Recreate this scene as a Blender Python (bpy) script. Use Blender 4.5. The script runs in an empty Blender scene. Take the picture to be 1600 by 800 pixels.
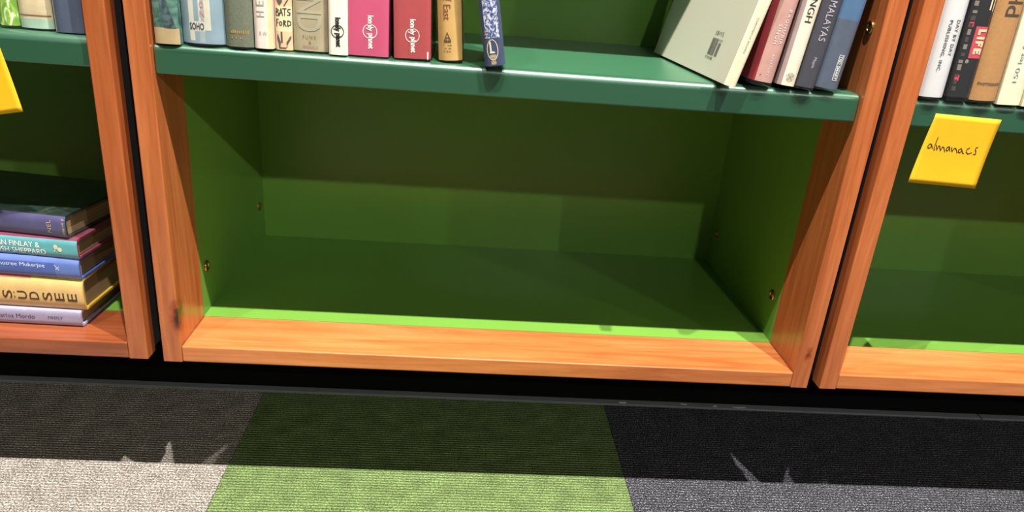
import bpy, bmesh, math, random
from mathutils import Vector, Matrix
random.seed(7)
SC = bpy.context.scene
COL = SC.collection
Z0 = 0.2045                      # underside of the bookcases above the carpet
ZS, TS = 0.3599, 0.0323          # shelf underside above the case bottom, shelf thickness
ZT = ZS + TS
TH, DW, D, UT, W = 0.0223, 0.0856, 0.4023, 0.0234, 0.80
YS = 0.0065
HC = 1.62                        # case height

# ------------------------------------------------------------------ helpers
def lin(c):
    if isinstance(c, str):
        c = tuple(int(c[i:i+2], 16) for i in (0, 2, 4))
    return tuple((v/255/12.92) if v/255 <= .04045 else ((v/255+.055)/1.055)**2.4 for v in c) + (1,)

class NT:
    def __init__(s, name):
        s.m = bpy.data.materials.new(name); s.m.use_nodes = True
        s.t = s.m.node_tree; s.n = s.t.nodes
        s.b = s.n['Principled BSDF']; s.out = s.n['Material Output']
    def add(s, typ, **kw):
        n = s.n.new(typ)
        for k, v in kw.items():
            if hasattr(n, k): setattr(n, k, v)
            else: n.inputs[k.replace('_', ' ')].default_value = v
        return n
    def link(s, a, ao, b, bi): s.t.links.new(a.outputs[ao], b.inputs[bi])
    def set(s, **kw):
        for k, v in kw.items(): s.b.inputs[k.replace('_', ' ')].default_value = v
    def ramp(s, stops, interp='LINEAR'):
        r = s.n.new('ShaderNodeValToRGB'); e = r.color_ramp; e.interpolation = interp
        while len(e.elements) < len(stops): e.elements.new(0.5)
        for el, (p, c) in zip(e.elements, stops): el.position = p; el.color = c
        return r
    def pos(s, scale=(1, 1, 1), obj=False):
        if obj:
            g = s.n.new('ShaderNodeTexCoord'); o = 'Object'
        else:
            g = s.n.new('ShaderNodeNewGeometry'); o = 'Position'
        mp = s.n.new('ShaderNodeMapping'); mp.inputs['Scale'].default_value = scale
        s.link(g, o, mp, 'Vector'); return mp
    def mixc(s, a, b, fac, mode='MIX'):
        x = s.n.new('ShaderNodeMix'); x.data_type = 'RGBA'; x.blend_type = mode
        for sock, v in ((0, fac), (6, a), (7, b)):
            if isinstance(v, tuple) and len(v) == 2 and hasattr(v[0], 'outputs'): s.t.links.new(v[0].outputs[v[1]], x.inputs[sock])
            else: x.inputs[sock].default_value = v
        return (x, 2)
    def bump(s, src, strength, dist=0.001):
        bp = s.n.new('ShaderNodeBump'); bp.inputs['Strength'].default_value = strength; bp.inputs['Distance'].default_value = dist
        s.t.links.new(src[0].outputs[src[1]], bp.inputs['Height']); s.link(bp, 'Normal', s.b, 'Normal'); return bp

def M(name, col, rough=.55, coat=0., var=.08, nscale=60, metallic=0., bump=0.):
    t = NT(name); c = lin(col)
    t.set(Roughness=rough, Metallic=metallic, Coat_Weight=coat, Coat_Roughness=.12)
    mp = t.pos(obj=True); nz = t.add('ShaderNodeTexNoise', Scale=nscale, Detail=4.)
    t.link(mp, 0, nz, 'Vector')
    lo = tuple(v*(1-var) for v in c[:3])+(1,); hi = tuple(min(1, v*(1+var)) for v in c[:3])+(1,)
    r = t.ramp([(.3, lo), (.7, hi)]); t.link(nz, 'Fac', r, 'Fac'); t.link(r, 'Color', t.b, 'Base Color')
    if bump: t.bump((nz, 'Fac'), bump, .002)
    return t.m

def wood(name, axis, dark, mid, light):
    t = NT(name); s = {'x': (1.6, 26, 26), 'z': (26, 26, 1.6)}[axis]
    mp = t.pos(s)
    warp = t.add('ShaderNodeTexNoise', Scale=.45, Detail=2.); t.link(mp, 0, warp, 'Vector')
    wv = t.add('ShaderNodeTexNoise', Scale=1.6, Detail=6., Roughness=.62, Distortion=.9); t.link(mp, 0, wv, 'Vector')
    fine = t.add('ShaderNodeTexNoise', Scale=9., Detail=3., Roughness=.6); t.link(mp, 0, fine, 'Vector')
    r1 = t.ramp([(.25, lin(dark)), (.5, lin(mid)), (.72, lin(light))]); t.link(wv, 'Fac', r1, 'Fac')
    # growth rings: contour lines of a slowly warped field
    mul = t.add('ShaderNodeMath', operation='MULTIPLY'); mul.inputs[1].default_value = 16.; t.link(warp, 'Fac', mul, 0)
    fr = t.add('ShaderNodeMath', operation='FRACT'); t.link(mul, 0, fr, 0)
    rr = t.ramp([(0., (.86, .80, .74, 1)), (.25, (1, 1, 1, 1)), (.8, (1, 1, 1, 1)), (1., (.86, .80, .74, 1))]); t.link(fr, 0, rr, 'Fac')
    c1 = t.mixc((r1, 'Color'), (rr, 'Color'), .75, 'MULTIPLY')
    rf = t.ramp([(.35, (.84, .80, .76, 1)), (.6, (1, 1, 1, 1))]); t.link(fine, 'Fac', rf, 'Fac')
    c2 = t.mixc(c1, (rf, 'Color'), .8, 'MULTIPLY')
    # broad patches of tone from board to board
    mp2 = t.pos((3, 3, 1.2) if axis == 'z' else (1.2, 3, 3)); bn = t.add('ShaderNodeTexNoise', Scale=1.7, Detail=1.); t.link(mp2, 0, bn, 'Vector')
    rb = t.ramp([(.3, (.84, .82, .80, 1)), (.7, (1.08, 1.06, 1.04, 1))]); t.link(bn, 'Fac', rb, 'Fac')
    c3 = t.mixc(c2, (rb, 'Color'), 1., 'MULTIPLY')
    if axis == 'z':
        for (kx, ky, kz, rad, dr) in ((.0008, 0, Z0+.064, .0165, .0038), (W+.0135, 0, Z0+.052, .0075, -.002)):
            g = t.n.new('ShaderNodeNewGeometry')
            sb = t.add('ShaderNodeVectorMath', operation='SUBTRACT'); sb.inputs[1].default_value = (kx, ky, kz); t.link(g, 'Position', sb, 0)
            sc = t.add('ShaderNodeVectorMath', operation='MULTIPLY'); sc.inputs[1].default_value = (1.35, .7, .55); t.link(sb, 0, sc, 0)
            nn = t.add('ShaderNodeTexNoise', Scale=110., Detail=3.); t.link(sb, 0, nn, 'Vector')
            ln = t.add('ShaderNodeVectorMath', operation='LENGTH'); t.link(sc, 0, ln, 0)
            ad = t.add('ShaderNodeMath', operation='MULTIPLY_ADD'); ad.inputs[1].default_value = -.014; t.link(nn, 'Fac', ad, 0); t.link(ln, 'Value', ad, 2)
            rk = t.ramp([(0., lin('1c0d08')), (.10, lin('2a130c')), (.28, lin('7a4026')), (.6, lin('d9b09a')), (1., (1, 1, 1, 1))])
            dv = t.add('ShaderNodeMapRange'); dv.inputs['From Min'].default_value = dr-.009; dv.inputs['From Max'].default_value = rad-.007
            t.link(ad, 0, dv, 'Value'); t.link(dv, 0, rk, 'Fac')
            c3 = t.mixc(c3, (rk, 'Color'), .95, 'MULTIPLY')
    t.t.links.new(c3[0].outputs[c3[1]], t.b.inputs['Base Color'])
    t.set(Roughness=.34, Coat_Weight=.5, Coat_Roughness=.25)
    t.bump((fine, 'Fac'), .12, .0008)
    return t.m

def paint(name, col, rough, var=.06, scuff=0.):
    t = NT(name); c = lin(col)
    mp = t.pos(); nz = t.add('ShaderNodeTexNoise', Scale=6., Detail=3.); t.link(mp, 0, nz, 'Vector')
    r = t.ramp([(.3, tuple(v*(1-var) for v in c[:3])+(1,)), (.7, tuple(v*(1+var) for v in c[:3])+(1,))]); t.link(nz, 'Fac', r, 'Fac')
    res = (r, 'Color')
    if scuff:
        m2 = t.pos((60, 160, 60)); n2 = t.add('ShaderNodeTexNoise', Scale=1.2, Detail=7., Roughness=.7, Distortion=1.2); t.link(m2, 0, n2, 'Vector')
        r2 = t.ramp([(.60, (0, 0, 0, 1)), (.78, (1, 1, 1, 1))]); t.link(n2, 'Fac', r2, 'Fac')
        mu = t.add('ShaderNodeMath', operation='MULTIPLY'); mu.inputs[1].default_value = scuff; t.link(r2, 'Color', mu, 0)
        res = t.mixc(res, lin('c9d8c4'), (mu, 0))
    t.t.links.new(res[0].outputs[res[1]], t.b.inputs['Base Color'])
    t.set(Roughness=rough)
    if 'enamel' in name: t.set(Specular_IOR_Level=1., Specular_Tint=(.62, 1., .84, 1), Coat_Weight=.65, Coat_Roughness=.38, Coat_IOR=1.9, Coat_Tint=(.9, 1., .96, 1))
    n3 = t.add('ShaderNodeTexNoise', Scale=180., Detail=2.); t.link(mp, 0, n3, 'Vector'); t.bump((n3, 'Fac'), .04, .0005)
    return t.m

def carpet(name, stops, hair, hairamt, rib=.45):
    t = NT(name)
    mp = t.pos()
    n1 = t.add('ShaderNodeTexNoise', Scale=420., Detail=3., Roughness=.7); t.link(mp, 0, n1, 'Vector')
    r1 = t.ramp([(p, lin(c)) for p, c in stops]); t.link(n1, 'Fac', r1, 'Fac')
    n2 = t.add('ShaderNodeTexNoise', Scale=38., Detail=4.); t.link(mp, 0, n2, 'Vector')
    r2 = t.ramp([(.3, (.74, .73, .72, 1)), (.7, (1.16, 1.16, 1.16, 1))]); t.link(n2, 'Fac', r2, 'Fac')
    c = t.mixc((r1, 'Color'), (r2, 'Color'), 1., 'MULTIPLY')
    m3 = t.pos((900, 260, 600)); n3 = t.add('ShaderNodeTexNoise', Scale=1., Detail=2., Distortion=2.2); t.link(m3, 0, n3, 'Vector')
    r3 = t.ramp([(.60, (0, 0, 0, 1)), (.72, (hairamt,)*3+(1,))]); t.link(n3, 'Fac', r3, 'Fac')
    c = t.mixc(c, lin(hair), (r3, 'Color'))
    # corded ribs along x
    wv = t.add('ShaderNodeTexWave', wave_type='BANDS', bands_direction='Y', wave_profile='SIN', Scale=math.pi*2/(20*.0055), Distortion=.35, Detail=2., Detail_Scale=3.)
    t.link(mp, 0, wv, 'Vector')
    rw = t.ramp([(.05, (rib, rib, rib, 1)), (.5, (1.06, 1.06, 1.06, 1))]); t.link(wv, 'Fac', rw, 'Fac')
    c = t.mixc(c, (rw, 'Color'), 1., 'MULTIPLY')
    t.t.links.new(c[0].outputs[c[1]], t.b.inputs['Base Color'])
    ad = t.add('ShaderNodeMath', operation='MULTIPLY_ADD'); ad.inputs[1].default_value = .5; t.link(n1, 'Fac', ad, 0); t.link(wv, 'Fac', ad, 2)
    t.bump((ad, 0), .7, .0012)
    t.set(Roughness=.95, Specular_IOR_Level=.15)
    return t.m

def pattern(name, bg, fg, scale, lo, hi, stretch=(1, 1, 1), distort=2., mid=None, rough=.4, coat=.3):
    t = NT(name); mp = t.pos(stretch, obj=True)
    n = t.add('ShaderNodeTexNoise', Scale=scale, Detail=2.5, Distortion=distort); t.link(mp, 0, n, 'Vector')
    st = [(lo, lin(bg)), (hi, lin(fg))] if mid is None else [(lo, lin(bg)), ((lo+hi)/2, lin(mid)), (hi, lin(fg))]
    r = t.ramp(st); t.link(n, 'Fac', r, 'Fac'); t.link(r, 'Color', t.b, 'Base Color')
    t.set(Roughness=rough, Coat_Weight=coat, Coat_Roughness=.1); return t.m

def pages_mat():
    t = NT('page edges'); mp = t.pos((1, 1, 1), obj=True)
    w = t.add('ShaderNodeTexNoise', Scale=1., Detail=2.); m2 = t.pos((1800, 3, 3), obj=True); t.link(m2, 0, w, 'Vector')
    r = t.ramp([(.3, lin('6e583a')), (.7, lin('a58c64'))]); t.link(w, 'Fac', r, 'Fac'); t.link(r, 'Color', t.b, 'Base Color')  # page colour darkened to stand in for shade from the upright
    t.set(Roughness=.85); t.bump((w, 'Fac'), .3, .0004); return t.m

def stripes_mat():
    t = NT('cream ribbed cloth'); m2 = t.pos((1, 1, 1), obj=True)
    w = t.add('ShaderNodeTexWave', wave_type='BANDS', bands_direction='Y', Scale=math.pi*2/(20*.0042), Distortion=.25, Detail=1.); t.link(m2, 0, w, 'Vector')
    r = t.ramp([(.1, lin('c2bfab')), (.8, lin('cfccb8'))]); t.link(w, 'Fac', r, 'Fac'); t.link(r, 'Color', t.b, 'Base Color')
    t.set(Roughness=.6); t.bump((w, 'Fac'), .12, .0004); return t.m

def film_mat():
    t = NT('clear plastic film'); n = t.n; n.remove(t.b)
    tr = n.new('ShaderNodeBsdfTransparent'); gl = n.new('ShaderNodeBsdfGlossy'); df = n.new('ShaderNodeBsdfDiffuse')
    gl.inputs['Roughness'].default_value = .16; df.inputs['Color'].default_value = (.8, .82, .84, 1)
    lw = n.new('ShaderNodeLayerWeight'); lw.inputs['Blend'].default_value = .35
    mp = t.pos((90, 90, 40), obj=True); nz = t.add('ShaderNodeTexNoise', Scale=1., Detail=3., Distortion=1.5); t.link(mp, 0, nz, 'Vector')
    bp = n.new('ShaderNodeBump'); bp.inputs['Strength'].default_value = .35; bp.inputs['Distance'].default_value = .003
    t.link(nz, 'Fac', bp, 'Height'); t.link(bp, 'Normal', gl, 'Normal'); t.link(bp, 'Normal', lw, 'Normal')
    m1 = n.new('ShaderNodeMixShader'); m1.inputs[0].default_value = .015; t.link(tr, 0, m1, 1); t.link(df, 0, m1, 2)
    fr = t.ramp([(.05, (.004, .004, .004, 1)), (.25, (.03, .03, .03, 1)), (.9, (.35, .35, .35, 1))]); t.link(lw, 'Fresnel', fr, 'Fac')
    m2 = n.new('ShaderNodeMixShader'); t.link(fr, 'Color', m2, 0); t.link(m1, 0, m2, 1); t.link(gl, 0, m2, 2)
    t.link(m2, 0, t.out, 'Surface'); return t.m

class MB:
    """collects boxes, tubes and free faces for ONE mesh object"""
    def __init__(s): s.bm = bmesh.new()
    def box(s, x0, x1, y0, y1, z0, z1, bev=0., seg=2, mi=0):
        b = bmesh.new(); bmesh.ops.create_cube(b, size=1)
        for v in b.verts: v.co = Vector(((x0+x1)/2+v.co.x*(x1-x0), (y0+y1)/2+v.co.y*(y1-y0), (z0+z1)/2+v.co.z*(z1-z0)))
        if bev: bmesh.ops.bevel(b, geom=list(b.edges), offset=bev, segments=seg, affect='EDGES', profile=.5)
        for f in b.faces: f.material_index = mi
        me = bpy.data.meshes.new('t'); b.to_mesh(me); b.free(); s.bm.from_mesh(me); bpy.data.meshes.remove(me); return s
    def poly(s, pts, mi=0):
        f = s.bm.faces.new([s.bm.verts.new(p) for p in pts]); f.material_index = mi; return f
    def ring(s, c, axis, R, r, n=24, k=8, mi=0):
        c = Vector(c); a = Vector(axis).normalized(); u = a.orthogonal().normalized(); w = a.cross(u); vs = []
        for i in range(n):
            t = 2*math.pi*i/n; d = u*math.cos(t)+w*math.sin(t)
            vs.append([s.bm.verts.new(c+d*(R+r*math.cos(2*math.pi*j/k))+a*r*math.sin(2*math.pi*j/k)) for j in range(k)])
        for i in range(n):
            for j in range(k):
                s.bm.faces.new((vs[i][j], vs[(i+1) % n][j], vs[(i+1) % n][(j+1) % k], vs[i][(j+1) % k])).material_index = mi
        return s
    def cyl(s, c, axis, r, h, n=20, mi=0):
        c = Vector(c); a = Vector(axis).normalized(); u = a.orthogonal().normalized(); w = a.cross(u)
        lo = [s.bm.verts.new(c+(u*math.cos(2*math.pi*i/n)+w*math.sin(2*math.pi*i/n))*r) for i in range(n)]
        hi = [s.bm.verts.new(v.co+a*h) for v in lo]
        for i in range(n): s.bm.faces.new((lo[i], lo[(i+1) % n], hi[(i+1) % n], hi[i])).material_index = mi
        s.bm.faces.new(hi).material_index = mi; s.bm.faces.new(lo[::-1]).material_index = mi; return s
    def build(s, name, mats, parent=None, smooth=False):
        bmesh.ops.recalc_face_normals(s.bm, faces=s.bm.faces)
        me = bpy.data.meshes.new(name); s.bm.to_mesh(me); s.bm.free()
        for m in (mats if isinstance(mats, (list, tuple)) else [mats]): me.materials.append(m)
        if smooth:
            for p in me.polygons: p.use_smooth = True
        o = bpy.data.objects.new(name, me); COL.objects.link(o)
        if parent: o.parent = parent
        return o

def thing(name, label, cat, loc, group=None, rot=None):
    o = bpy.data.objects.new(name, None); COL.objects.link(o); o.empty_display_size = .05
    o.location = loc
    if rot is not None: o.rotation_euler = rot
    o['label'] = label; o['category'] = cat
    if group: o['group'] = group
    return o
def struct(o): o['kind'] = 'structure'; return o

# ------------------------------------------------------------------ materials
WX = wood('cherry wood along board', 'x', 'a95c2e', 'c57641', 'd48751')
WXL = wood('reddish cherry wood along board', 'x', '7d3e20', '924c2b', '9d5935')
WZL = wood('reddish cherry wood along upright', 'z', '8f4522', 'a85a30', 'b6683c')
WZ = wood('cherry wood along upright', 'z', '9d5028', 'b8683a', 'c77748')
GREEN = paint('apple green paint', '68983c', .30, .05)
TEAL = paint('sage green shelf enamel', '1d4a33', .36, .04, scuff=.0)  # front and underside: same enamel, darkened to stand in for weaker light
TEALTOP = paint('sage green shelf enamel worn and lit', '2a6042', .36, .05, scuff=.2)  # top face: lighter lit copy of the enamel, with scuffs
BLACK = paint('black plinth laminate', '050505', .7); BLACK.node_tree.nodes['Principled BSDF'].inputs['Specular IOR Level'].default_value = .12
GREY = paint('grey vinyl strip', '76797c', .45)
BRASS = M('antique brass', 'b8985c', .3, metallic=1., var=.15)
HOLE = M('dark hole', '120d08', .9)
BACK_SHADE = M('raw backing and gap shade', '0d0a08', .9)  # raw outer faces of uprights; painted gap shade on the green side panels
WALLM = paint('dark wall paint', '1b1a18', .8)
PAGES = pages_mat(); FILM = film_mat()

# ------------------------------------------------------------------ setting
mb = MB()
C_GREY, C_GREEN, C_CHAR = 0, 1, 2
seams = [-1.729, -1.144, -.559, .026, .611, 1.196, 1.781, 2.366]
kinds = [C_CHAR, C_GREEN, C_GREY, C_GREEN, C_CHAR, C_CHAR, C_GREY]
for i, k in enumerate(kinds):
    x0, x1 = seams[i], seams[i+1]
    mb.box(x0+.0004, x1-.0004, -2.6, .2512, -.006, 0, mi=k)
mb.box(seams[0], seams[-1], -2.6, .62, -.03, -.006, mi=3)
floor = struct(mb.build('floor', [
    carpet('grey corded carpet', [(.37, '4b4641'), (.47, '7a736c'), (.54, '9a938b'), (.63, 'dad3ca')], 'c8c2ba', .5, .68),
    carpet('green corded carpet', [(.36, '394b2e'), (.46, '587145'), (.53, '6f8856'), (.60, '99a15d'), (.68, '5a8d78')], 'b3b36a', .25),
    carpet('charcoal corded carpet', [(.38, '141418'), (.48, '2e2e34'), (.55, '4c4c54'), (.63, '94949c')], 'a0a0a6', .45), WALLM]))
wl = struct(MB().box(-1.729, 2.366, .50, .62, -.006, 2.6).build('wall_back', WALLM))
pl = MB().box(-1.729, 2.366, .2655, .44, -.006, Z0-.0005, .001).box(-1.729, 2.366, .2625, .2655, .055, .0575)
struct(pl.build('baseboard_back', BLACK))
struct(MB().box(-1.729, 1.3108, .2515, .2655, -.006, .0032, .0008).build('trim_1', GREY))
struct(MB().box(1.3128, 2.366, .2515, .2655, -.006, .0032, .0008).build('trim_2', GREY))

# ------------------------------------------------------------------ bookcases
def bookcase(x0, zoff, label, visible_sockets, WX=WX, WZ=WZ):
    b = thing('bookcase', label, 'bookcase', (x0, 0, Z0+zoff), 'wooden bookcases along the wall')
    h = HC
    for x, sg in ((0, -1), (W, 1)):                        # inner face at x, sg points out of the case
        q = lambda d: x+sg*d
        e = .0014; k = .0004
        prof = [(q(e), 0), (q(k), k), (q(0), e), (q(0), DW), (q(.0185), DW), (q(.0185), .024), (q(UT-e), .024), (q(UT-k), .024-k), (q(UT), .024-e), (q(UT), e), (q(UT-k), k), (q(UT-e), 0)]
        m = MB(); lo = [m.bm.verts.new((a, b_, 0)) for a, b_ in prof]; hi = [m.bm.verts.new((a, b_, h)) for a, b_ in prof]
        for n_ in range(len(prof)):
            f = m.bm.faces.new((lo[n_], lo[(n_+1) % 12], hi[(n_+1) % 12], hi[n_]))
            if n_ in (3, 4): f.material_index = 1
        m.bm.faces.new(lo[::-1]); m.bm.faces.new(hi)
        m.build('upright', [WZ, BACK_SHADE], b)
        m = MB().box(min(q(0), q(.011)), max(q(0), q(.011)), DW, D+.012, 0, h-.02)
        for f in m.bm.faces:
            if (f.calc_center_median().x-x)*sg > .01: f.material_index = 1  # green panel's outer face painted near black as gap shade
        m.build('side_panel', [GREEN, BACK_SHADE], b)
    MB().box(.0003, W-.0003, .0002, DW, 0, TH, .0019, 3).build('bottom_rail', WX, b)
    MB().box(0, W, DW, D, TH-.016, TH-.0002).build('base_panel', GREEN, b)
    MB().box(0, W, D, D+.012, 0, h-.02).build('back_panel', GREEN, b)
    for z in (ZS, .952):
        R_ = .0085; n = 8
        prof = [(D-.0005, z), (YS+.0015, z), (YS+.0004, z+.0004), (YS, z+.0015)]
        prof += [(YS+R_-R_*math.cos(k/n*math.pi/2), z+TS-R_+R_*math.sin(k/n*math.pi/2)) for k in range(n+1)]+[(D-.0005, z+TS)]
        m = MB(); va = []
        for x in (.0012, .0024, W-.0024, W-.0012):
            ins = .0012 if x in (.0012, W-.0012) else 0
            va.append([m.bm.verts.new((x, min(max(y, YS+ins), D-.0005), min(max(zz, z+ins), z+TS-ins))) for y, zz in prof])
        for a, c in zip(va, va[1:]):
            for k in range(len(prof)):
                f = m.bm.faces.new((a[k], a[(k+1) % len(prof)], c[(k+1) % len(prof)], c[k])); f.smooth = 4 <= k < len(prof)-2
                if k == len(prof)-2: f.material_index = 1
        m.bm.faces.new(va[0]); m.bm.faces.new(va[-1][::-1])
        m.build('shelf', [TEAL, TEALTOP], b)
    MB().box(-UT, W+UT, 0, D+.012, h, h+.024, .0016).build('top_panel', WX, b)
    for (sx, y, z) in visible_sockets:
        nx = 1 if sx == 0 else -1
        m = MB().ring((sx+nx*.0008, y, z), (nx, 0, 0), .0058, .0020).cyl((sx-nx*.0005, y, z), (nx, 0, 0), .0048, .0011, mi=1).ring((sx+nx*.0008, y, z), (nx, 0, 0), .0018, .0012)
        m.build('pin_socket', [BRASS, HOLE], b, smooth=True)
    return b
SOCK = [(0, .1083, .0872), (0, .3731, .0859), (W, .1113, .0855), (W, .3729, .0836), (W, .0253, .4655), (W, .3729, .4655), (0, .0253, .4655), (0, .3731, .4655)]
bookcase(0, 0, 'wooden bookcase in the middle, its green lower compartment empty', SOCK)
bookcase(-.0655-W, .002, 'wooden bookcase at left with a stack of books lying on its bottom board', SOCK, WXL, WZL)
bookcase(.8639, 0, 'wooden bookcase at right with the almanacs note stuck on its shelf', SOCK)

# ------------------------------------------------------------------ lettering on surfaces
_font_cache = {}
def text2d(body, bold=0., spacing=1., lead=1.):
    cu = bpy.data.curves.new('t', 'FONT'); cu.body = body; cu.size = 1; cu.offset = bold; cu.align_x = 'CENTER'
    cu.space_character = spacing; cu.space_line = lead; cu.resolution_u = 3; cu.fill_mode = 'FRONT'
    o = bpy.data.objects.new('t', cu); COL.objects.link(o)
    dg = bpy.context.evaluated_depsgraph_get(); dg.update()
    me = bpy.data.meshes.new_from_object(o.evaluated_get(dg))
    vs = [(v.co.x, v.co.y) for v in me.vertices]; fs = [tuple(p.vertices) for p in me.polygons]
    bpy.data.objects.remove(o); bpy.data.curves.remove(cu); bpy.data.meshes.remove(me)
    x0 = min(v[0] for v in vs); x1 = max(v[0] for v in vs); y0 = min(v[1] for v in vs); y1 = max(v[1] for v in vs)
    return [((x-(x0+x1)/2)/(x1-x0), (y-(y0+y1)/2)/(y1-y0)) for x, y in vs], fs

class Deco:
    """flat print collected in surface coordinates (u across, v up)"""
    def __init__(s): s.v = []; s.f = []
    def _add(s, vs, fs, mi):
        n = len(s.v); s.v += vs; s.f += [(tuple(i+n for i in f), mi) for f in fs]
    def text(s, body, mode, cu, cv, length, height, mi=0, **kw):
        vs, fs = text2d(body, **kw); o = []
        for a, b in vs:
            a *= length; b *= height
            o.append({'h': (cu+a, cv+b), 'down': (cu+b, cv-a), 'up': (cu-b, cv+a)}[mode])
        s._add(o, fs, mi); return s
    def stack(s, body, cu, cv0, step, wid, hgt, mi=0, **kw):
        for i, ch in enumerate(body): s.text(ch, 'h', cu, cv0-i*step, wid, hgt, mi, **kw)
        return s
    def rect(s, u0, u1, v0, v1, mi=0): s._add([(u0, v0), (u1, v0), (u1, v1), (u0, v1)], [(0, 1, 2, 3)], mi); return s
    def poly(s, pts, mi=0): s._add(list(pts), [tuple(range(len(pts)))], mi); return s
    def ring(s, cu, cv, ru, rv, t, mi=0, n=32):
        o = []
        for i in range(n):
            a = 2*math.pi*i/n; o.append((cu+ru*math.cos(a), cv+rv*math.sin(a))); o.append((cu+(ru-t)*math.cos(a), cv+(rv-t)*math.sin(a)))
        s._add(o, [(2*i, 2*((i+1) % n), 2*((i+1) % n)+1, 2*i+1) for i in range(n)], mi); return s
    def disc(s, cu, cv, ru, rv, mi=0, n=24):
        s._add([(cu+ru*math.cos(2*math.pi*i/n), cv+rv*math.sin(2*math.pi*i/n)) for i in range(n)], [tuple(range(n))], mi); return s
    def stroke(s, pts, wd, mi=0):
        for (a, b), (c, d) in zip(pts, pts[1:]):
            L = math.hypot(c-a, d-b) or 1e-9; nx, ny = -(d-b)/L*wd/2, (c-a)/L*wd/2
            s._add([(a+nx, b+ny), (a-nx, b-ny), (c-nx, d-ny), (c+nx, d+ny)], [(0, 1, 2, 3)], mi)
        for a, b in pts: s.disc(a, b, wd/2, wd/2, mi, 8)
        return s
    def ticks(s, cu, cv, length, height, n, mi=0):
        """a line of print too small to read: a row of worn marks"""
        st = length/n
        for i in range(n):
            if random.random() < .14: continue
            u = cu-length/2+st*(i+.5); h2 = height*random.uniform(.35, .5); w2 = st*random.uniform(.18, .36)
            s.rect(u-w2, u+w2, cv-h2, cv+h2*random.uniform(.3, 1), mi)
        return s
    def build(s, name, fn, mats, parent, label=None):
        bm = bmesh.new(); vs = [bm.verts.new((u, v, 0)) for u, v in s.v]
        for f, mi in s.f:
            try: bm.faces.new([vs[k] for k in f]).material_index = mi
            except ValueError: pass
        us = [u for u, v in s.v]; u0, u1 = min(us), max(us)
        if u1-u0 < .06:                                    # enough vertices to lie on the curved spine
            k = math.ceil(u0/.0009)
            while k*.0009 < u1:
                bmesh.ops.bisect_plane(bm, geom=bm.verts[:]+bm.edges[:]+bm.faces[:], dist=1e-7, plane_co=(k*.0009, 0, 0), plane_no=(1, 0, 0)); k += 1
        for v in bm.verts: v.co = fn(v.co.x, v.co.y)
        me = bpy.data.meshes.new(name); bm.to_mesh(me); bm.free()
        for m in mats: me.materials.append(m)
        o = bpy.data.objects.new(name, me); COL.objects.link(o); o.parent = parent
        if label: o['label'] = label
        return o

# ------------------------------------------------------------------ books
def sp_y(u, w, rd, p):                                     # spine surface, 0 at its foremost line
    return rd*abs(2*u/w-1)**p

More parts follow.
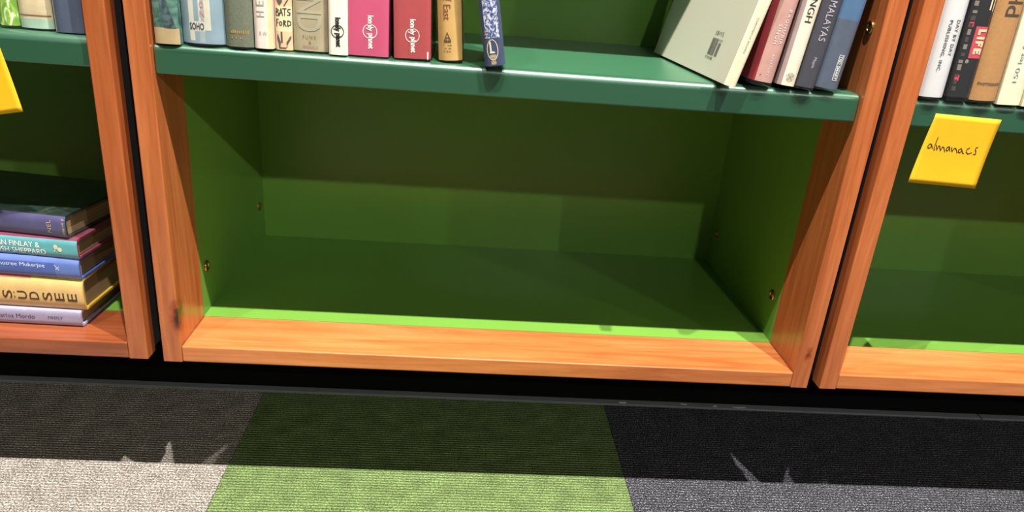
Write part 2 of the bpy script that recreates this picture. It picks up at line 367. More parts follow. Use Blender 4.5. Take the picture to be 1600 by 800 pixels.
def book(label, group, place, w, h, d, cover, lean=0, yaw=0, pivot='l', rd=.004, p=3.5, hard=True, lift=0., film=False,
         cells=(), mats=(), decos=(), side_decos=(), label_parts=None):
    x, y, z = place; a = math.radians(lean); g = math.radians(yaw)
    if pivot == 'r': x, z = x-w*math.cos(a)*math.cos(g), z+w*math.sin(a); y = y - w*math.cos(a)*math.sin(g)
    z += .0004
    b = thing('book', label, 'book', (x, y, Z0+z), group)
    b.rotation_mode = 'XYZ'; b.rotation_euler = (0, a, g)
    tc = .0028 if hard else .0006
    # cover: boards and spine as one folded sheet
    us = sorted(set([i*w/14 for i in range(15)]+[c for cc in cells for c in cc[:2] if 0 < c < w]))
    zs = sorted(set([lift, h]+[c for cc in cells for c in cc[2:4] if lift < c < h]))
    prof = [(0, d)]+[(0, rd+(d-rd)*k) for k in (.5, .1)]+[(u, sp_y(u, w, rd, p)) for u in us]+[(w, rd+(d-rd)*k) for k in (.1, .5)]+[(w, d)]
    inner = []
    for (u, yy) in prof:
        uu = min(max(u, tc), w-tc); inner.append((uu, yy if (u in (0, w) and yy > rd+.001) else max(sp_y(u, w, rd, p)+tc, tc)))
    m = MB(); bm = m.bm
    O = [[bm.verts.new((u, yy, zz)) for (u, yy) in prof] for zz in zs]
    I = [[bm.verts.new((u, yy, zz)) for (u, yy) in inner] for zz in zs]
    n = len(prof)
    for r in range(len(zs)-1):
        for i in range(n-1):
            f = bm.faces.new((O[r][i], O[r][i+1], O[r+1][i+1], O[r+1][i]))
            if 3 <= i < n-4:
                uc = (prof[i][0]+prof[i+1][0])/2; zc = (zs[r]+zs[r+1])/2
                for c in cells:
                    if c[0] <= uc <= c[1] and c[2] <= zc <= c[3]: f.material_index = c[4]
            f.smooth = True
            bm.faces.new((I[r][i], I[r+1][i], I[r+1][i+1], I[r][i+1]))
        for i in (0, n-1): bm.faces.new((O[r][i], I[r][i], I[r+1][i], O[r+1][i]))
    for i in range(n-1):
        for r in (0, len(zs)-1): bm.faces.new((O[r][i], I[r][i], I[r][i+1], O[r][i+1]))
    cv = m.build('cover', [cover]+list(mats), b); cv.data.set_sharp_from_angle(angle=math.radians(38))
    ins = .0035 if hard else .0003
    MB().box(tc+.0002, w-tc-.0002, rd+tc+.0012, d-(.003 if hard else .0002), lift+ins, h-ins, .0004, 1).build('pages', PAGES, b)
    for name, dc, dm in decos:
        dc.build(name, lambda u, v: (u, sp_y(u, w, rd, p)-.0003, v), dm, b)
    for name, dc, dm in side_decos:
        dc.build(name, lambda u, v: (-.0003, u, v), dm, b)
    if film:
        e = .0005; m = MB(); bm = m.bm; zz = [0, .004, .012, h+.001] if lift else [lift, h+.001]
        rows = []
        for k, zv in enumerate(zz):
            row = []
            for (u, yy) in prof:
                nu = -e if u == 0 else (w+e if u == w else u+(2*u/w-1)*e)
                ny = yy if (u in (0, w) and yy > rd+.001) else yy-e*(.55 if abs(2*u/w-1) > .8 else 1)
                wob = random.uniform(-.0006, .0004) if k < 2 and lift else 0
                row.append(bm.verts.new((nu, ny+wob, zv + (random.uniform(0, .0007) if k == 0 else 0))))
            rows.append(row)
        for k in range(len(rows)-1):
            for i in range(n-1):
                f = bm.faces.new((rows[k][i], rows[k][i+1], rows[k+1][i+1], rows[k+1][i])); f.smooth = True
        fo = m.build('plastic_jacket', FILM, b); fo['label'] = 'clear plastic jacket'
    return b

GM = 'books on the middle bookcase shelf'; GL = 'books on the left bookcase shelf'; GR = 'books on the right bookcase shelf'; GS = 'books stacked in the left bookcase'
INK = M('black ink', '1d1a1a', .6, var=.05); WHITE = M('white ink', 'f2f0ec', .6, var=.03); GOLD = M('gold foil', 'bd9548', .4, var=.2)
NAVYI = M('navy ink', '2c3558', .6); DKRED = M('dark red ink', '8a3f22', .6); REDI = M('red ink', 'd8465a', .5); CREAMI = M('cream ink', 'eedcb4', .6)
PINKI = M('pink ink', 'd98a94', .6); BROWNI = M('brown ink', '6a4a2c', .7); HEI = M('faint grey ink', '9b948c', .7); GREYI = M('grey ink', '6d6a66', .7); SILV = M('silver foil', 'c9c0d2', .45)

# --- middle shelf, standing at the left end
book('teal pictorial book with a tan band at its foot, against the left upright', GM, (.0034, 0.0055, ZT), .0265, .24, .17,
     pattern('teal landscape print', '33504c', '6d9384', 55, .35, .7, mid='4f7468'), rd=.003,
     cells=[(0, .0265, 0, .0168, 1)], mats=[M('tan band', 'a58f6c', .5)],
     decos=[('cover_picture', Deco().poly([(.002, .09), (.012, .017), (.024, .017), (.019, .035), (.012, .06), (.008, .09)]), [pattern('dark hillside print', '2c3b40', '53696a', 90, .35, .7)])])
LB = M('light blue jacket', '8fa8b6', .4, coat=.4); CRM = M('cream stripe', 'd9d6c4', .5); GLB = M('grey stripe', 'a9b3b4', .5)
book('pale blue book with cream stripes and small navy capitals', GM, (.0305, 0.0090, ZT), .0455, .22, .17, LB, rd=.008, p=3.2, lift=.0025, film=True,
     cells=[(.0099, .0153, .0055, .22, 1), (.0205, .026, .004, .22, 2), (.0095, .0262, .0155, .0255, 1), (.0205, .0328, .0168, .22, 1), (.0225, .0262, .0255, .22, 2)], mats=[CRM, GLB],
     decos=[('lettering', Deco().text('SOHO', 'h', .0179, .0205, .0152, .0072, bold=.02).stack('NO', .0242, .0340, -.0092, .0046, .0062, 1), [NAVYI, PINKI])])
book('grey green cloth book with small gilt lettering low on its spine', GM, (.0775, 0.0090, ZT), .0293, .22, .16, M('grey green cloth', '6f7662', .75, nscale=400, var=.12, bump=.1), rd=.005, p=3, lift=.002, film=True,
     decos=[('lettering', Deco().ticks(.0148, .0181, .0215, .0048, 10).ticks(.0132, .0120, .0135, .0042, 6), [GOLD])])
book('slim pinkish white book with thin letters HE running up its spine', GM, (.1083, 0.0090, ZT), .0198, .21, .15, M('pinkish white jacket', 'dcccc2', .5, coat=.1), rd=.004, lift=.002,
     cells=[(.0155, .0198, 0, .21, 1)], mats=[M('aged yellow edge', 'dcbf92', .5)],
     decos=[('lettering', Deco().text('H', 'up', .0078, .0382, .0058, .0086).text('E', 'up', .0078, .0492, .0052, .0086).text('RW', 'h', .0102, .0180, .0082, .0042, 1, spacing=1.4), [HEI, HEI])])
SLATE = M('slate figure print', '4c4a4c', .6)
fig = Deco().poly([(.0025, .018), (.0035, .0175), (.006, .009), (.0055, .004), (.013, .004), (.012, .009), (.0165, .0165), (.0175, .0155), (.0165, .0125), (.0128, .006), (.0115, .0028), (.004, .0028), (.0035, .008), (.0018, .013)])
fig.rect(.0062, .0082, .009, .0205)
fig2 = Deco().poly([(.003, .052), (.006, .048), (.009, .052), (.009, .085), (.003, .085)]).stroke([(.011, .048), (.016, .056), (.0175, .075)], .0012)
book('peach pictorial book with black hand lettering on a cream panel, slimmest in its row', GM, (.129, 0.0170, ZT), .0185, .2, .15, M('peach printed jacket', 'ddb48e', .5, coat=.1, var=.14), rd=.003, lift=.001,
     cells=[(0, .0185, .0210, .0472, 1)], mats=[M('cream panel', 'dcc9a2', .55)],
     decos=[('lettering', Deco().stroke([(.0016, .0372), (.002, .0448), (.0050, .0430), (.0022, .0412), (.0052, .0396), (.0046, .0376), (.0016, .0372)], .0009).stroke([(.0054, .0372), (.0075, .0448), (.0092, .0376)], .0009).stroke([(.0062, .0402), (.0088, .0406)], .0008)
                            .stroke([(.0092, .0448), (.0132, .0452)], .0009).stroke([(.0114, .0448), (.0112, .0378)], .0009).stroke([(.0172, .0446), (.0148, .0442), (.0146, .0418), (.0168, .0408), (.0166, .0384), (.0142, .0384)], .0009)
                            .stroke([(.002, .026), (.0022, .0334), (.0044, .0334)], .0009).stroke([(.0022, .030), (.004, .0302)], .0009).ring(.0066, .0292, .0018, .0024, .0009).stroke([(.0098, .0266), (.0099, .0326), (.0122, .0316), (.0102, .0296), (.0126, .0268)], .0009)
                            .stroke([(.0142, .0268), (.0144, .0326), (.0172, .0314), (.0172, .0284), (.0142, .0268)], .0009), [INK]),
            ('cover_picture', fig, [SLATE]), ('cover_picture', fig2, [SLATE])])
BEIGE = M('beige jacket', 'b6aa8c', .5, coat=.2)
book('thick beige book with huge faint letters, left of the narrow white guidebook', GM, (.1486, 0.0170, ZT), .0372, .24, .17, BEIGE, rd=.003, p=5, lift=.002, film=True,
     cells=[(.0325, .0372, 0, .24, 1)], mats=[M('brownish beige fold', 'a5937a', .5)],
     decos=[('title_lettering', Deco().text('D', 'down', .0178, .0312, .0165, .0262, bold=.01).text('N', 'down', .0178, .0500, .0165, .0262, bold=.01), [M('pale olive print', 'b9b297', .5)]),
            ('lettering', Deco().text('FUNK', 'h', .0178, .0168, .0150, .0040, spacing=1.4).text('&', 'h', .0182, .0114, .0028, .0036).text('WAGNALLS', 'h', .0186, .0063, .0165, .0036, 1, spacing=1.2), [M('ochre ink', 'a07e4a', .6), M('rust ink', 'b07a5c', .6)])])
def lp(cu, top, bot, ring_c, rr):
    L = (top-bot)
    return Deco().text('lonely', 'down', cu-.0003, top-L*.235, L*.47, .0080, bold=.04).text('planet', 'down', cu+.0003, bot+L*.235, L*.47, .0080, bold=.04).ring(cu, ring_c, rr, rr, .0008)
book('narrow white guidebook with a black circled logo, left of the pink one', GM, (.1879, 0.0110, ZT), .0207, .2, .13, M('white guidebook card', 'dfdacc', .4, coat=.2), rd=.0025, p=6, hard=False, lift=.0008,
     decos=[('lettering', lp(.0100, .0405, .0095, .0258, .0070), [INK])])
book('bright pink guidebook with a white circled logo, between white and red', GM, (.2088, 0.0150, ZT), .0440, .2, .13, M('bright pink card', 'd2587f', .35, coat=.3, var=.06, nscale=20), rd=.0015, p=8, hard=False, lift=.0016, film=True,
     decos=[('lettering', lp(.0238, .0448, .0094, .0280, .0079), [WHITE])])
book('brick red guidebook with a white circled logo, right of the pink one', GM, (.2593, 0.0150, ZT), .0405, .2, .13, M('brick red card', 'b94f52', .35, coat=.3, var=.06, nscale=20), lean=-1.6, rd=.0015, p=8, hard=False, lift=.0016, film=True,
     decos=[('lettering', lp(.0205, .0437, .0081, .0264, .0079).rect(.0368, .0382, .0012, .0095), [WHITE])])
book('tan book lettered of East with a small triangle emblem, beside the red guidebook', GM, (.309, 0.0170, ZT), .0265, .23, .16, M('golden tan cloth', 'd6ad68', .5, coat=.3, var=.05), lean=-3.8, rd=.007, p=2.6, lift=.002, film=True,
     decos=[('lettering', Deco().text('East', 'down', .0104, .0535, .0160, .0078).text('of', 'down', .0122, .0685, .0070, .0072).text('er', 'down', .0055, .0690, .0060, .0050), [DKRED]),
            ('emblem', Deco().stroke([(.0102, .0322), (.0068, .0232), (.0140, .0232), (.0102, .0322)], .0009).stroke([(.0083, .0268), (.0122, .0268)], .0007).ring(.0104, .0248, .0019, .0019, .0006).rect(.0064, .0146, .0216, .0234)
             .ticks(.0104, .0188, .0092, .0017, 9).ticks(.0106, .0154, .0080, .0017, 7).ticks(.0106, .0120, .0094, .0017, 9), [BROWNI])])
kb = pattern('blue and white marbled print', '3c4f86', 'd9dbe6', 120, .42, .56, stretch=(1.6, 1, 1), distort=2.6, mid='6a78aa')
book('blue and white patterned book with an oval L emblem, leaning left past the shelf edge', GM, (.3613, -.0035, ZT), .0225, .25, .14, M('navy jacket', '3f4c6c', .4, coat=.2), lean=-9.7, rd=.004, p=3.5, lift=.0015, film=True,
     cells=[(.0035, .0190, .031, .25, 1), (.0075, .0125, .003, .008, 2), (.0095, .0130, .0032, .0062, 2)], mats=[kb, M('sandy foot print', 'b6a184', .5)],
     decos=[('emblem', Deco().ring(.0100, .0186, .0062, .0112, .0008).poly([(.0070, .0275), (.0088, .0275), (.0090, .0175), (.0124, .0165), (.0124, .0150), (.0066, .0150), (.0072, .0175)]).rect(.0066, .0136, .0100, .0135, 1).rect(.0066, .0136, .0086, .0096, 1)
             .rect(.0030, .0062, .0310, .0325, 1).rect(.0030, .0066, .0345, .0358, 1).rect(.0030, .0066, .0378, .0390, 1), [M('ivory ink', 'e4dcc6', .5), M('sand ink', 'b9a88e', .5)])])

# --- middle shelf, leaning at the right end
bar = Deco().text('51495', 'h', -.0, 0, .001, .001)
bar = Deco()
def side(u, v): return (u, v)
uL, uR, v0, v1 = .0880, .0560, .0245, .0440
xx = uL
while xx > uR:
    wd = random.choice((.0005, .0008, .0013))
    if not (.0655 < xx < .0680):
        bar.rect(xx-wd, xx, v0-.0005, v1 if xx > .067 else v1-.004)
    xx -= wd+random.choice((.0004, .0006, .0009))
for i, ch in enumerate('51495'):
    vs, fs = text2d(ch); bar._add([(.0840-i*.0058-a*.0042, .0500+b_*.0048) for a, b_ in vs], fs, 0)
for i, ch in enumerate('9780811'):
    vs, fs = text2d(ch); bar._add([(.0890-i*.0036-a*.0024, .0208+b_*.0034) for a, b_ in vs], fs, 0)
for i, ch in enumerate('90000'):
    vs, fs = text2d(ch); bar._add([(.0645-i*.0024-a*.0017, .0425+b_*.0030) for a, b_ in vs], fs, 0)
book('large cream ribbed book with a barcode on its back, leaning farthest right', GM, (.6395, -0.0190, ZT), .0135, .17, .303, stripes_mat(), lean=13.5, yaw=1.7, pivot='r', rd=.0012, p=6,
     cells=[(0, .0135, 0, .17, 1)], mats=[M('cream spine', 'd9ceb2', .5)],
     decos=[('lettering', Deco().text('CHRONICLE BOOKS', 'down', .0070, .0570, .0385, .0021, spacing=1.25), [GREYI])],
     side_decos=[('barcode', bar, [GREYI])])
book('leaning pale pink book with white lettering, dark red along its left side', GM, (.6897, 0.0010, ZT), .029, .27, .23, M('crimson jacket', 'a82c38', .45, coat=.3), lean=7.1, pivot='r', rd=.006, p=2.6, lift=.005, film=True,
     cells=[(.0065, .029, 0, .27, 1)], mats=[M('pale pink spine', 'd9aaa0', .5, coat=.2)],
     decos=[('lettering', Deco().text('RAGHUBIR', 'down', .0222, .0665, .0375, .0042, spacing=1.25).text('SINGH', 'down', .0156, .0580, .0215, .0042, spacing=1.2).text('APERTURE', 'down', .0185, .0245, .0235, .0030, spacing=1.3), [WHITE]),
            ('ink_spot', Deco().disc(.0105, .0125, .0006, .0006), [INK])])
emb = Deco()
for k in range(3): emb.ring(.0118, .0128, .0046-.0015*k, .0050-.0016*k, .00035)
emb.stroke([(.0085, .0160), (.0150, .0095)], .0004).stroke([(.0085, .0095), (.0150, .0160)], .0004)
book('leaning cream spined book with black capitals and a round emblem at its foot', GM, (.7162, 0.0030, ZT), .0205, .26, .22, M('cream jacket in side shade', '9a8584', .5), lean=6.1, pivot='r', rd=.003, p=3, lift=.003,  # shade on the cream jacket's side painted in as mauve grey
     cells=[(.0042, .0205, 0, .26, 1)], mats=[M('cream spine paper', 'ddd2bd', .5, coat=.1)],
     decos=[('lettering', Deco().text('SINGH', 'down', .0118, .0905, .0340, .0078), [INK]), ('emblem', emb, [GREYI])])
book('charcoal book lettered HIMALAYAS in lilac', GM, (.7385, 0.0000, ZT), .0205, .25, .21, M('charcoal jacket', '4a4a55', .35, coat=.4), lean=5.9, pivot='r', rd=.003, p=4, lift=.003, film=True,
     decos=[('lettering', Deco().text('HIMALAYAS', 'down', .0105, .0815, .0535, .0080, spacing=1.1).text('Mapin', 'down', .0098, .0308, .0115, .0045), [SILV])])
bxs = Deco().text('TED SMART', 'down', .0188, .0270, .0262, .0034, bold=.02)
for q in ((.0160, .0166, .0126, .0415), (.0212, .0218, .0126, .0415), (.0160, .0218, .0126, .0132), (.0160, .0218, .0409, .0415)): bxs.rect(*q)
book('leaning slate blue book with small boxed white lettering, nearest the right upright', GM, (.7681, 0.0030, ZT), .0275, .295, .22, M('slate blue jacket', '5c667a', .35, coat=.4), lean=5.7, pivot='r', rd=.004, p=4, lift=.003, film=True,
     cells=[(0, .0275, .0790, .295, 1)], mats=[M('sea blue jacket', '55789f', .35, coat=.4)], decos=[('lettering', bxs, [WHITE])])

# --- left bookcase shelf
zl = ZT+.002
book('green and white leafy patterned book at the left edge of the picture', GL, (-.1695, 0.0240, zl), .0225, .22, .16, pattern('leafy print', '6fa032', 'e6ecc8', 45, .44, .62, stretch=(2.2, 1, .8), mid='93bd4c'), rd=.006, p=2.6, lift=.003, film=True)
book('cream cloth book with a thin brown line near its foot, beside the leafy one', GL, (-.1455, 0.0240, zl), .0345, .21, .16, M('mottled cream cloth', 'd8c6a2', .6, var=.12, nscale=90), rd=.004, lift=.002, film=True,
     cells=[(0, .0345, .0, .012, 1)], mats=[M('pale grey green foot', 'a9c4b0', .5)],
     decos=[('ruled_line', Deco().rect(.001, .0335, .0150, .0162), [M('brown rule', '8a6a4c', .6)])])
book('plain navy book against the right upright of the left bookcase', GL, (-.1043, 0.0140, zl), .0305, .23, .17, M('navy cloth', '454f63', .6, var=.08), rd=.004, lift=.001,
     cells=[(0, .0016, 0, .23, 1)], mats=[M('pale joint edge', 'a8a89c', .5)])

# --- right bookcase shelf
book('white book with two lines of small black capitals, beside the right bookcase upright', GR, (.8682, 0.0010, ZT), .0290, .25, .2, M('white jacket', 'e4e4e6', .4, coat=.3, var=.03), lean=-.6, rd=.007, p=2.8, lift=.003, film=True,
     decos=[('lettering', Deco().text('DAY BY DAY', 'down', .0192, .0695, .0390, .0042, spacing=1.15, bold=.01).text('PUBLISHING, INC.', 'down', .0104, .0600, .0568, .0042, spacing=1.15, bold=.01), [M('soft black ink', '3a3a40', .6)])])
filmdeco = Deco()
for k in range(18): filmdeco.rect(.0010+random.uniform(0, .0008), .0058-random.uniform(0, .0012), .012+k*.0078, .012+k*.0078+random.uniform(.003, .0074), random.choice((0, 0, 1)))
filmdeco.rect(.0016, .0060, .0235, .0300, 2).rect(.0016, .0060, .0830, .0885, 2)
life = Deco(); lx0, lx1, sw = .0136, .0236, .0027       # block letters reading down the spine
def blk(z, a0, a1, b0, b1): life.rect(lx0+b0, lx0+b1, z-a1, z-a0)
zz_ = .0812
blk(zz_, 0, sw, 0, .0100); blk(zz_, sw, .0064, 0, sw); zz_ -= .0082
blk(zz_, 0, sw, 0, .0100); zz_ -= .0047
blk(zz_, 0, sw, 0, .0100); blk(zz_, sw, .0064, .0074, .0100); blk(zz_, sw, .0056, .0038, .0062); zz_ -= .0080
blk(zz_, 0, sw, 0, .0100); blk(zz_, sw, .0066, .0075, .0100); blk(zz_, sw, .0058, .0038, .0062); blk(zz_, sw, .0066, 0, .0025)
book('black book with cream capitals in a red box and a photo strip', GR, (.9010, 0.0020, ZT), .0260, .26, .2, M('black jacket', '26282c', .3, coat=.5), lean=-1.1, rd=.003, p=4, lift=.005, film=True,
     cells=[(.0100, .0255, .0493, .0840, 1), (.0095, .0255, .1010, .26, 0)], mats=[M('rose red box', 'd8505f', .4)],
     decos=[('lettering', life, [CREAMI]), ('title_bars', Deco().rect(.0190, .0208, .1018, .15).rect(.0232, .0244, .1005, .15), [CREAMI]),
            ('trademark', Deco().ring(.0098, .0455, .0017, .0020, .0004).text('R', 'down', .0098, .0455, .0017, .0016), [CREAMI]),
            ('photo_strip', filmdeco, [M('grey photo print', '8d8379', .5), M('dark photo print', '4c4440', .5), REDI])])
ph = Deco()
ph.text('Photo', 'up', .0195, .1290, .0640, .0190)
book('tan cloth book with tall dark lettering up its spine and PHOTOGRAPHY across its foot', GR, (.9292, 0.0010, ZT), .0320, .27, .21, M('tan cloth', 'c08f58', .6, var=.07, nscale=220), lean=-1.15, rd=.006, p=2.8, lift=.003, film=True,
     decos=[('title_lettering', ph, [M('slate title ink', '4a3f36', .6)]), ('lettering', Deco().text('PHOTOGRAPHY', 'h', .0172, .0222, .0280, .0034, bold=.02, spacing=1.1), [M('dark slate ink', '4a3f36', .6)])])
book('cream book with 150 let fotografie running up its spine', GR, (.9637, 0.0030, ZT), .0275, .24, .19, M('cream paper jacket', 'd9d2b6', .55, coat=.1), lean=-1.6, rd=.002, p=5,
     decos=[('lettering', Deco().text('150 let fotografie', 'up', .0125, .0700, .0880, .0066), [M('blue grey ink', '73848e', .6)])])
book('cream book at the right edge of the picture, only its left side in view', GR, (.9930, 0.0010, ZT), .0300, .23, .18, M('ivory paper jacket', 'd2cbae', .55), lean=-1.7, rd=.002, p=5)

# --- stack lying in the left bookcase (spines to the front)
zb = TH+.002
def flat(label, x, z, yaw, w, h, d, cover, **kw):
    return book(label, GS, (x, .033, z), w, h, d, cover, lean=-90, yaw=yaw, **kw)
flat('lavender book at the bottom of the lying stack', -.132, zb+.0006, -1, .0222, .24, .17, M('lavender jacket', 'a8a2c0', .35, coat=.4, var=.04), rd=.003, p=4, hard=True, lift=.003, film=True,
     decos=[('lettering', Deco().text('Carlos Mordo', 'down', .0118, .0850, .0485, .0060).text('FIREFLY', 'down', .0114, .0350, .0185, .0040), [M('plum ink', '54486e', .6)])])
sud = Deco()
for ch, zc in zip('SUDSEE', (.0955, .0770, .0625, .0460, .0310, .0152)):
    sud.text(ch, 'h', .0182, zc, .0112, .0118, bold=.01)
sud.rect(.0136, .0166, .0862, .0872).rect(.0196, .0226, .0862, .0872)
flat('thick tan book lettered SUDSEE in the lying stack', -.127, zb+.0236, -2, .0425, .22, .16, M('mustard yellow jacket', 'c9a43a', .45, coat=.3), rd=.005, p=3.2, lift=.001,
     cells=[(0, .0400, 0, .22, 1), (.0400, .0425, .065, .22, 2)], mats=[M('sandy spine', 'd2ae72', .5, coat=.2), M('coral edge', 'cf5a48', .5)],
     decos=[('lettering', sud, [M('dark brown ink', '4a3423', .6)])])
flat('blue book with white author lettering in the lying stack', -.127, zb+.0664, -3, .028, .22, .15, M('blue jacket', '4a5fa6', .35, coat=.4), rd=.004, p=3.4, lift=.001,
     cells=[(0, .028, 0, .031, 1), (.0215, .028, .0, .22, 2)], mats=[M('paler blue panel', '5d74b8', .35, coat=.4), M('pale blue edge', '6478b6', .35, coat=.4)],
     decos=[('lettering', Deco().text('Madhusree Mukerjee', 'down', .0168, .0785, .0700, .0066).stroke([(.019, .031), (.015, .0285), (.017, .026)], .0008).stroke([(.013, .030), (.016, .0275), (.0125, .0265)], .0008), [M('pale blue ink', 'd5dcf0', .5)])])
leaf = Deco().disc(.0150, .0280, .0032, .0026).disc(.0118, .0232, .0030, .0028).stroke([(.0155, .0275), (.0085, .0300)], .0008)
flat('teal book with two lines of white names in the lying stack', -.1255, zb+.0948, -5, .0262, .22, .15, M('wine cover', '7a3a4c', .4, coat=.3), rd=.003, p=4, lift=.001,
     cells=[(.0012, .0242, 0, .22, 1), (.0, .0012, 0, .22, 2)], mats=[M('teal jacket', '5fa3ac', .35, coat=.4), M('grey fold', '8d9aa0', .4)],
     decos=[('lettering', Deco().text('IAIN FINLAY &', 'down', .0157, .0770, .0580, .0070, bold=.005).text('TRISH SHEPPARD', 'down', .0068, .0760, .0690, .0070, bold=.005), [WHITE]), ('leaf_logo', leaf, [M('pale gold ink', 'd9d3a8', .5)])])
flat('dark green and indigo book on top of the lying stack', -.1355, zb+.1214, -8, .030, .22, .145, pattern('dark green picture print', '1c2a26', '4a4638', 30, .35, .75, mid='28362f', rough=.3), rd=.004, p=3, lift=.001,
     cells=[(0, .0285, 0, .22, 1)], mats=[M('indigo spine', '55527a', .35, coat=.4)],
     decos=[('lettering', Deco().text('NEL', 'h', .0152, .0222, .0165, .0052).ticks(.015, .0045, .022, .0035, 9), [M('bronze ink', 'b99a7a', .5)])])

# ------------------------------------------------------------------ sticky notes
YEL = M('yellow note paper', 'dca600', .7, var=.04, nscale=25)
def note(label, corners, curl, strokes=None):
    tl, tr, bl, br = [Vector((c[0], 0, c[1])) for c in corners]
    y0 = YS-.0012
    o = thing('sticky_note', label, 'sticky note', (tl.x, y0, tl.z+Z0), 'yellow sticky notes')
    n = 14
    def surf(u, v):                                        # u right, v down
        P = tl.lerp(tr, u).lerp(bl.lerp(br, u), v)-tl
        k = max(0, v-.25)/.75
        return Vector((P.x, -curl*k*k+.0015*k*math.sin(u*3.1)*curl/.004*.3, P.z))
    m = MB(); g = [[m.bm.verts.new(surf(i/n, j/n)) for i in range(n+1)] for j in range(n+1)]
    for j in range(n):
        for i in range(n): m.bm.faces.new((g[j][i], g[j+1][i], g[j+1][i+1], g[j][i+1])).smooth = True
    pp = m.build('paper', YEL, o); so = pp.modifiers.new('thickness', 'SOLIDIFY'); so.thickness = .00015; so.offset = 0
    if strokes:
        d = Deco()
        for s in strokes:
            q = []
            for (a, b), (c, e) in zip(s, s[1:]):
                for k in range(3): q.append((a+(c-a)*k/3, b+(e-b)*k/3))
            q.append(s[-1]); d.stroke(q, .00095)
        def fn(x, z):
            v = (tl.z-z)/(tl.z-bl.z); xl = tl.x+(bl.x-tl.x)*v; xr = tr.x+(br.x-tr.x)*v; u = (x-xl)/(xr-xl)
            v = (tl.z+(tr.z-tl.z)*u-z)/(tl.z-bl.z); P = surf(min(max(u, 0), 1), min(max(v, 0), 1))
            return (x-tl.x, P.y-.0004, z-tl.z)
        d.build('handwriting', fn, [INK], o, 'black handwriting reading almanacs')
    return o
AL = [[(0.8994, 0.3404), (0.8973, 0.341), (0.8956, 0.338), (0.8963, 0.3358), (0.8988, 0.336), (0.9001, 0.3397), (0.8994, 0.3404), (0.9019, 0.3357)], [(0.9051, 0.3492), (0.9041, 0.34), (0.9041, 0.3347), (0.9052, 0.3339)], [(0.9059, 0.3401), (0.9079, 0.3341), (0.9089, 0.3392), (0.9103, 0.339), (0.9126, 0.3336), (0.9137, 0.3383), (0.9158, 0.3378), (0.9182, 0.3327)], [(0.9222, 0.339), (0.9197, 0.3381), (0.9193, 0.3351), (0.9212, 0.3338), (0.9226, 0.3365), (0.9225, 0.339), (0.9246, 0.3337)], [(0.9254, 0.3385), (0.9273, 0.3333), (0.9286, 0.3369), (0.9301, 0.3379), (0.9322, 0.336), (0.934, 0.3322)], [(0.9377, 0.3378), (0.9349, 0.3361), (0.9354, 0.3332), (0.9376, 0.3326), (0.9389, 0.3361), (0.9381, 0.3375), (0.941, 0.3324), (0.9426, 0.3322)], [(0.948, 0.3392), (0.9454, 0.3376), (0.945, 0.3341), (0.9478, 0.3318), (0.9521, 0.3336)], [(0.9579, 0.3406), (0.956, 0.3399), (0.9555, 0.3375), (0.9572, 0.3352), (0.9574, 0.332), (0.9547, 0.3318)]]
note('yellow sticky note handwritten almanacs on the right bookcase shelf', ((.8942, .3769), (.9764, .3749), (.8822, .2929), (.9689, .2902)), .003, AL)
note('yellow sticky note hanging crooked from the left bookcase shelf edge', ((-.2433, .3735), (-.1617, .3900), (-.2268, .2925), (-.1452, .3088)), .002)

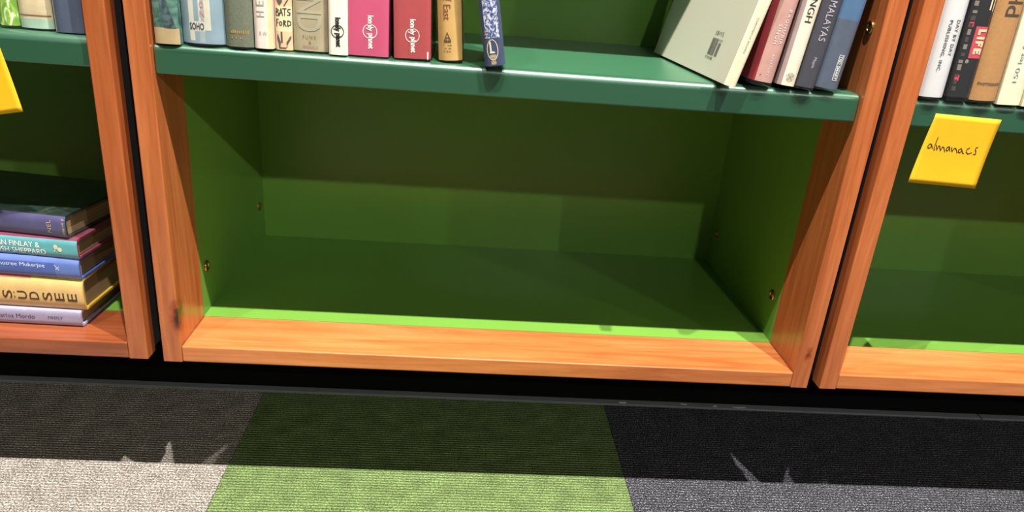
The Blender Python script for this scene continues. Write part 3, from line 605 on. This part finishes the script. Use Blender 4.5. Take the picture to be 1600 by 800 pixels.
# ------------------------------------------------------------------ litter on the strip
SCRAP = M('torn white paper', 'b9b8b4', .8)
for nm, x, y, L in (('nearest the green carpet', .645, .2555, .011), ('second from the green carpet', .757, .2580, .008), ('third from the green carpet', .812, .2560, .006), ('farthest from the green carpet', .857, .2550, .014)):
    m = MB(); pts = []
    for k in range(9):
        a = 2*math.pi*k/9; q = random.uniform(.55, 1.)
        pts.append((math.cos(a)*L*q, math.sin(a)*.0022*q))
    lo = [m.bm.verts.new((a, b_, 0)) for a, b_ in pts]; hi = [m.bm.verts.new((a, b_, .0005+random.uniform(0, .0012))) for a, b_ in pts]
    for k in range(9): m.bm.faces.new((lo[k], lo[(k+1) % 9], hi[(k+1) % 9], hi[k]))
    m.bm.faces.new(lo[::-1]); bmesh.ops.triangulate(m.bm, faces=[m.bm.faces.new(hi)])
    o = m.build('paper_scrap', SCRAP); o.location = (x, y, .0033)
    o['label'] = 'tiny torn white paper scrap on the grey strip, '+nm; o['category'] = 'scrap'; o['group'] = 'paper scraps on the grey strip'

# ------------------------------------------------------------------ light
def spot(name, loc, target, power, ang, size, col):
    l = bpy.data.lights.new(name, 'SPOT'); l.energy = power; l.spot_size = math.radians(ang); l.spot_blend = .6; l.shadow_soft_size = size; l.color = col
    o = bpy.data.objects.new(name, l); COL.objects.link(o); o.location = loc
    o.rotation_euler = (Vector(target)-Vector(loc)).to_track_quat('-Z', 'Y').to_euler(); return o
WARM = (1., .95, .87)
hA = 2.45
for xs, pw in ((-.42, 150), (.35, 440), (1.10, 565)):
    spot('ceiling_spotlight', (xs, YS-.316*hA, Z0+ZS+hA), (xs*.7+.12, .0, .3), pw, 75, .018, WARM)
for xc, pw in ((1.1, 190), (4.4, 190), (7.0, 230)):
    yc = -5.2
    spot('track_spotlight', (xc, yc, Z0+ZS+.588*(-yc+YS)), (.45, .2, .45), pw, 50, .05, (1., .97, .92))
wd = bpy.data.worlds.new('room light'); SC.world = wd; wd.use_nodes = True
bg = wd.node_tree.nodes['Background']; bg.inputs[0].default_value = (1., .93, .84, 1); bg.inputs[1].default_value = .085

# ------------------------------------------------------------------ camera
cam = bpy.data.cameras.new('camera'); co = bpy.data.objects.new('camera', cam); COL.objects.link(co)
F = Vector((0.07295883, 0.9252187, -0.37235381)); R = Vector((0.99589296, -0.04751605, 0.07706768)); U = Vector((-0.05361168, 0.37644731, 0.92488551))
co.matrix_world = Matrix(((R.x, U.x, -F.x, .34312), (R.y, U.y, -F.y, -.82766), (R.z, U.z, -F.z, .50252+Z0), (0, 0, 0, 1)))
cam.sensor_width = 36; cam.lens = 1137.7546*36/1600; cam.clip_start = .02
SC.camera = co
SC.view_settings.view_transform = 'Standard'; SC.view_settings.look = 'None'; SC.view_settings.exposure = 0; SC.view_settings.gamma = 1; SC.view_settings.use_curve_mapping = False
